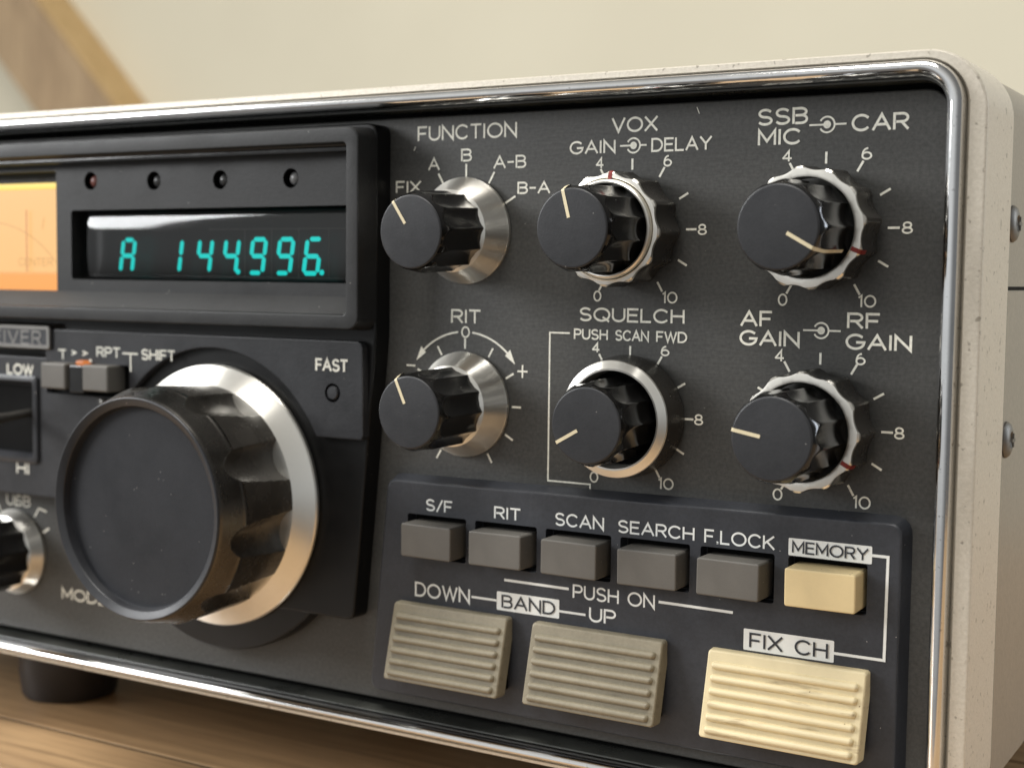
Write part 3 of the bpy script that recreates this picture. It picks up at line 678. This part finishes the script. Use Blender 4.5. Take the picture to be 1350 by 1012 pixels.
k.stroke([pol(mc, 14.2, 36), pol(mc, 17.4, 36), (-194.2, -83.2)], .55).stroke([pol(mc, 13.9, 60), pol(mc, 16.6, 60)], .55)
legend('mode_legend', k)
# repeater buttons with a glowing patch that paints the orange reflection between them
make('button_well', [boxm(-183.9, -150.9, -6.3, -6.1, -46.2, -37.1)], M['void'], fplate)
make('button_divider', [boxm(-170.4, -164.6, -12.4, -6, -45.2, -37.4, .5, 2)], M['gloss'], fplate)
make('orange_glint', [boxm(-169.9, -166.3, -10.6, -7, -37.5, -36.1, .65, 4)], M['orange_reflection'], fplate)
for x in (-176.0, -159.2): make('repeater_button', [boxm(-5.0, 5.0, -13.3, -6.2, -3.7, 3.7, .6, 3)], M['button'], radio, (x, 0, -40.7))
make('button_clip', [lathe([(1.0, 7.5), (1.0, 9.4), (.7, 9.8), (.001, 9.9)], 20)], M['plate_metal'], fplate, (-160.5, 0, -47.6))
# toggle switch
tg = make('toggle_switch', [sweep([(-217.0, -187.6, -67.2, -41.8, 1.2, 8.4), (-217.2, -187.4, -67.4, -41.6, 1.3, 9.0), (-216.6, -188.0, -66.8, -42.2, 1.1, 9.3), (-215.6, -189.0, -65.8, -43.2, .9, 9.3), (-215.4, -189.2, -65.6, -43.4, .8, 8.8), (-214.4, -190.2, -64.6, -44.4, .5, 6.2)], 4),
      boxm(-215.5, -189, -6.1, -5.9, -65.5, -43.5)], M['rim'], radio)
v, f = lathe([(1.2, 0), (1.25, 8), (1.7, 13), (1.9, 15.5), (1.2, 17), (.001, 17.4)], 24)
make('toggle_slot', [boxm(-213.6, -190.6, -6.5, -6.0, -64.4, -44.6)], M['void'], tg)
lv = make('toggle_lever', [(v, f)], M['steel'], tg, (-193.0, -6, -52.6)); lv.rotation_euler = (math.radians(5), 0, 0)
# name plate
npx0, npx1, npz0, npz1 = -250.0, -181.6, -33.6, -26.6
npl = make('nameplate', [sweep([(npx0, npx1, npz0, npz1, .9, 7.5), (npx0, npx1, npz0, npz1, .9, 8.9), (npx0 + .3, npx1 - .3, npz0 + .3, npz1 - .3, .7, 9.3), (npx0 + 1.2, npx1 - 1.2, npz0 + 1.2, npz1 - 1.2, .4, 9.3), (npx0 + 1.35, npx1 - 1.35, npz0 + 1.35, npz1 - 1.35, .3, 8.9)], 4)], M['plate_metal'], module)
make('nameplate_field', [boxm(npx0 + 1.2, npx1 - 1.2, -8.95, -8.0, npz0 + 1.2, npz1 - 1.2)], M['plate'], npl)
k = Ink(8.95, .42); k.text('TRANSCEIVER', -237.5, -185.6, -32.2, 3.7, .5, .34); legend('nameplate_lettering', k, 'plate_metal', npl)

# ---- tuning knob
kmd = flutes(10, 29.7, 6.6, math.radians(-6), 0.13, 33.8)
K3 = (KC[0], 0, KC[1])
tk = empty('tuning_knob', K3, radio)
make('knob_skirt', [lathe([(34.9, 6.2), (35.4, 7.0), (35.4, 7.7), (35.1, 8.1), (32.6, 9.5), (30.2, 11.3), (29.0, 11.6), (26.0, 11.7)], 160)], M['turned'], tk, K3, None, 18)
pr = [(29.8, 10.3), (30.2, 10.8)] + [(30.2 + .75 * i / 18, 11.2 + 18.2 * i / 18) for i in range(19)]
pr += [(30.95 - .35 * (i / 6) ** 2, 29.4 + .2 * i) for i in range(1, 7)] + [(30.6 - 1.75 * i / 18, 30.6 + 5.4 * i / 18) for i in range(1, 19)] + [(28.7, 36.4), (28.5, 36.8)]
kv, kf = lathe(pr, 640, kmd)
def is_collar(t):
    for i in t:
        x, y, z = kv[i]; r0, d0 = pr[i // 640]
        if d0 < 29.3 or math.hypot(x, z) < r0 - .04: return False
    return True
def subset(faces):
    m_ = {}; vs = []; fs = []
    for t in faces:
        for i in t:
            if i not in m_: m_[i] = len(vs); vs.append(kv[i])
        fs.append(tuple(m_[i] for i in t))
    return vs, fs
make('knob_body', [subset([t for t in kf if not is_collar(t)])], M['collar'], tk, K3, None, 24, False)
make('knob_collar', [subset([t for t in kf if is_collar(t)])], M['satin'], tk, K3, None, 24, False)
make('knob_rim', [lathe([(28.5, 36.75), (28.45, 37.1), (28.25, 37.35), (27.95, 37.4), (26.3, 36.55), (26.05, 36.3), (25.75, 34.3)], 160)], M['rim'], tk, K3, None, 50)
make('knob_dish', [lathe([(25.8, 34.35), (25.2, 34.2), (14, 34.2), (.0005, 34.2)], 120)], M['dish'], tk, K3)

# ---- mode knob at the left edge
skirt_knob(mc, 24.0, -70.0, 0.0, 11.0, 4.6)
# ---- display frame, recessed panel, tube, digits, meter
BX0, BX1, BZ0, BZ1 = XL + 9, -72.0, -21.1, 21.5
def bz(o, d, r=1.2): return (BX0 - o, BX1 + o, BZ0 - o * .95, BZ1 + o * 1.02, max(.3, r + o * .5), d)
bezel = make('display_frame', [sweep([bz(4.1, ML - .3), bz(3.75, 12.3), bz(3.55, 12.8), bz(3.2, 13.0), bz(.35, 13.0), bz(.05, 12.85), bz(-.1, 12.3), bz(-.3, 11.2), (BX0 + 2, -72.6, -21.0, 20.9, .6, 11.0), (BX0 + 2, -72.6, -16.6, 20.7, .5, 6.6), (BX0 + 2, -72.6, -16.5, 19.3, .5, 6.2), (BX0 + 2, -72.6, -16.5, 19.3, .5, 5.0)], 5)], M['bezel'], radio)
make('frame_lip', [boxm(BX0 + 2.2, -72.8, -10.2, -8.6, 19.55, 20.9, .3, 2)], M['gloss'], bezel)
dpan = make('display_panel', [boxm(BX0 + 1, -71.5, -6.35, 2, -18.5, 21.0)], M['bezel'], bezel)
leds = [(-167.4, 14.7), (-143.0, 14.2), (-118.9, 13.9), (-94.8, 13.7)]
cut(dpan, [cyl(x, z, 2.55, -4, 9) for x, z in leds] + [prism(rrect(-175.4, -73.5, -13.2, 6.5, .9, 4), -4, 9, .001, 1), prism(rrect(-252, -181.4, -17.4, 17.9, .6, 3), -4, 9, .001, 1)])
cut(module, [cyl(x, z, 2.6, 0.5, 9) for x, z in leds] + [prism(rrect(-177, -73.0, -15, 8, .9, 4), 0.5, 9, .001, 1), prism(rrect(-254, -180.6, -18.5, 19, .6, 3), 0.5, 9, .001, 1)])
for (x, z), mt in zip(leds, ('led_red', 'led_dark', 'led_dark', 'led_clear')):
    make('indicator_lamp', [lathe([(1.95, .6), (1.95, 4.0), (1.6, 4.9), (.8, 5.5), (.001, 5.6)], 28)], M[mt], bezel, (x + 0.0, 0, z))
make('lamp_well', [w_ for x, z in leds for w_ in [(lambda vf: ([(a_ + x, b_, c_ + z) for a_, b_, c_ in vf[0]], vf[1]))(lathe([(2.5, 6.0), (2.5, .4), (.001, .4)], 28))]], M['void'], bezel)
make('window_well', [boxm(-177, -72.8, -0.8, -0.55, -15, 8), boxm(-176.6, -175.6, -6.0, -0.8, -14.6, 7.6), boxm(-176.5, -73.0, -6.0, -0.8, 6.8, 7.5), boxm(-176.5, -73.0, -6.0, -0.8, -14.4, -13.6)], M['void'], bezel)
tube = empty('display_tube', (-124, 0, -3.4), bezel)
TL = (-124, 0, -3.4)
make('tube_backing', [boxm(-50, 51, -1.6, -1.3, -9.6, 9.6)], M['tube_back'], tube, TL)
def tube_shape():
    rings = []
    prof = []
    for i in range(25):
        a = math.radians(-90 + 180 * i / 24); sx = math.copysign(abs(math.sin(a)) ** .85, math.sin(a)); cx = abs(math.cos(a)) ** .80
        prof.append((9.7 * sx, cx))
    xs = []
    for i in range(11):
        t = math.radians(90 * i / 10); xs.append((-49.5 + 14 * (1 - math.sin(t)) * 0 - 0 + 16 * (1 - math.cos(t)), math.sin(t)))
    xs = [(-50 + 6 * (1 - math.cos(math.radians(90 * i / 10))), math.sin(math.radians(90 * i / 10)) ** .8) for i in range(11)] + [(51.5, 1.0)]
    for x, s_ in xs: rings.append([(x, -(2.6 + 2.1 * c_ * max(s_, .02)), z) for z, c_ in prof])
    return loft(rings, False)
make('tube_glass', [tube_shape()], M['glass'], tube, TL, None, 80, False)
k = Ink(1.62, .12)
for x in (-114.4, -105.1, -95.9, -86.0, -77.0): k.stroke([(x, -12.2), (x, 0.8)], .14)
k.stroke([(-127.0, 0.9), (-76, 0.9)], .14).stroke([(-127.0, -12.0), (-76, -12.0)], .14)
make('tube_grid', [([(x + 0, y, z) for x, y, z in k.mb.v], k.mb.f)], M['grid'], tube, (0, 0, 0))
SEG = {'a': ((0, 1), (1, 1)), 'b': ((1, 1), (1, .5)), 'c': ((1, .5), (1, 0)), 'd': ((0, 0), (1, 0)), 'e': ((0, .5), (0, 0)), 'f': ((0, 1), (0, .5)), 'g': ((0, .5), (1, .5)), 'i': ((.5, 1), (.5, .5)), 'j': ((.5, .5), (.5, 0))}
DG = {'A': 'abcefg', '1': 'ij', '4': 'bcfg', '9': 'abcdfg', '6': 'acdefg'}
def seg_shape(p, q, th):
    p, q = Vector(p), Vector(q); d = (q - p).normalized(); p = p + d * .42; q = q - d * .42
    n_ = Vector((-d.y, d.x)); h_ = th / 2
    pts = [p + n_ * h_ * .55, p - d * .22 + n_ * 0, p - n_ * h_ * .55, p + d * .35 - n_ * h_, q - d * .35 - n_ * h_, q - n_ * h_ * .55, q + d * .22, q + n_ * h_ * .55, q - d * .35 + n_ * h_, p + d * .35 + n_ * h_]
    return prism([(a.x, a.y) for a in pts][::1], 0, .12, .001, 1)
for ch_, x in (('A', -157.7), ('1', -137.5), ('4', -128.7), ('4', -119.2), ('9', -109.8), ('9', -100.5), ('6', -91.3)):
    sg = []
    w_, h_ = 4.5, 8.9
    for s_ in DG[ch_]:
        if ch_ == '6' and s_ == 'a': A_, B_ = (.12, 1), (1, 1)
        elif ch_ == '9' and s_ == 'd': A_, B_ = (0, 0), (.9, 0)
        elif ch_ == 'A' and s_ == 'a': A_, B_ = (.1, 1.0), (.9, 1.0)
        else: A_, B_ = SEG[s_]
        sl = lambda q: ((q[0] - .5) * w_ + (q[1] - .5) * h_ * .16, (q[1] - .5) * h_)
        sg.append(seg_shape(sl(A_), sl(B_), 1.22))
    make('display_digit', sg, M['vfd'], tube, (x, -1.75, -6.3))
for x in (-116.7, -88.2): make('decimal_point', [cyl(0, 0, .72, 0, .12, 20)], M['vfd'], tube, (x, -1.75, -10.5))
mt = empty('signal_meter', (-212, 0, -1.5), bezel)
make('scale_plate', [prism(rrect(-246, -182.2, -11.4, 13.0, .01, 1), 1.0, 4.6, .05, 1)], M['dial'], mt)
make('scale_top_edge', [prism(rrect(-246, -181.7, 13.06, 14.7, .5, 3), 1.0, 5.2, .3, 2)], M['dial_top'], mt)
make('scale_lower_edge', [prism(rrect(-246, -182.0, -17.2, -11.46, .5, 3), 1.0, 5.0, .3, 2)], M['dial_low'], mt)
make('scale_side_edge', [prism(rrect(-182.15, -181.55, -16.9, 13.0, .2, 2), 1.0, 5.2, .1, 1)], M['dial_top'], mt)
k = Ink(4.62, .3); k.stroke([(-212 + 40 * math.sin(math.radians(a)), -36 + 40 * math.cos(math.radians(a)) - 0.5) for a in range(-45, 46, 3)], .25)
k.text('CENTER', -199.5, -185.2, -9.3, 2.1, .24).stroke([(-189.2, 1.4), (-188.5, 4.6)], .25)
make('scale_marking', k.parts(), M['dial_ink'], mt)
make('needle', [boxm(-195.35, -195.0, -5.4, -5.25, -11.2, 7.0)], M['needle'], mt)

# ---- feet
ft = [lathe([(13.6, -.3), (15.4, 1.0), (15.8, 4), (15.3, 4.6), (15.9, 5.6), (15.9, 12), (14.9, 19.4), (14.1, 20.6)], 64, None, True)]
ft = [([(x, z, y) for x, y, z in v], f) for v, f in ft]
for x, y in ((-213, 25.5), (48, 25.5), (-213, 225), (48, 225)):
    make('foot', ft, M['rubber'], radio, (x, y, -126.9))
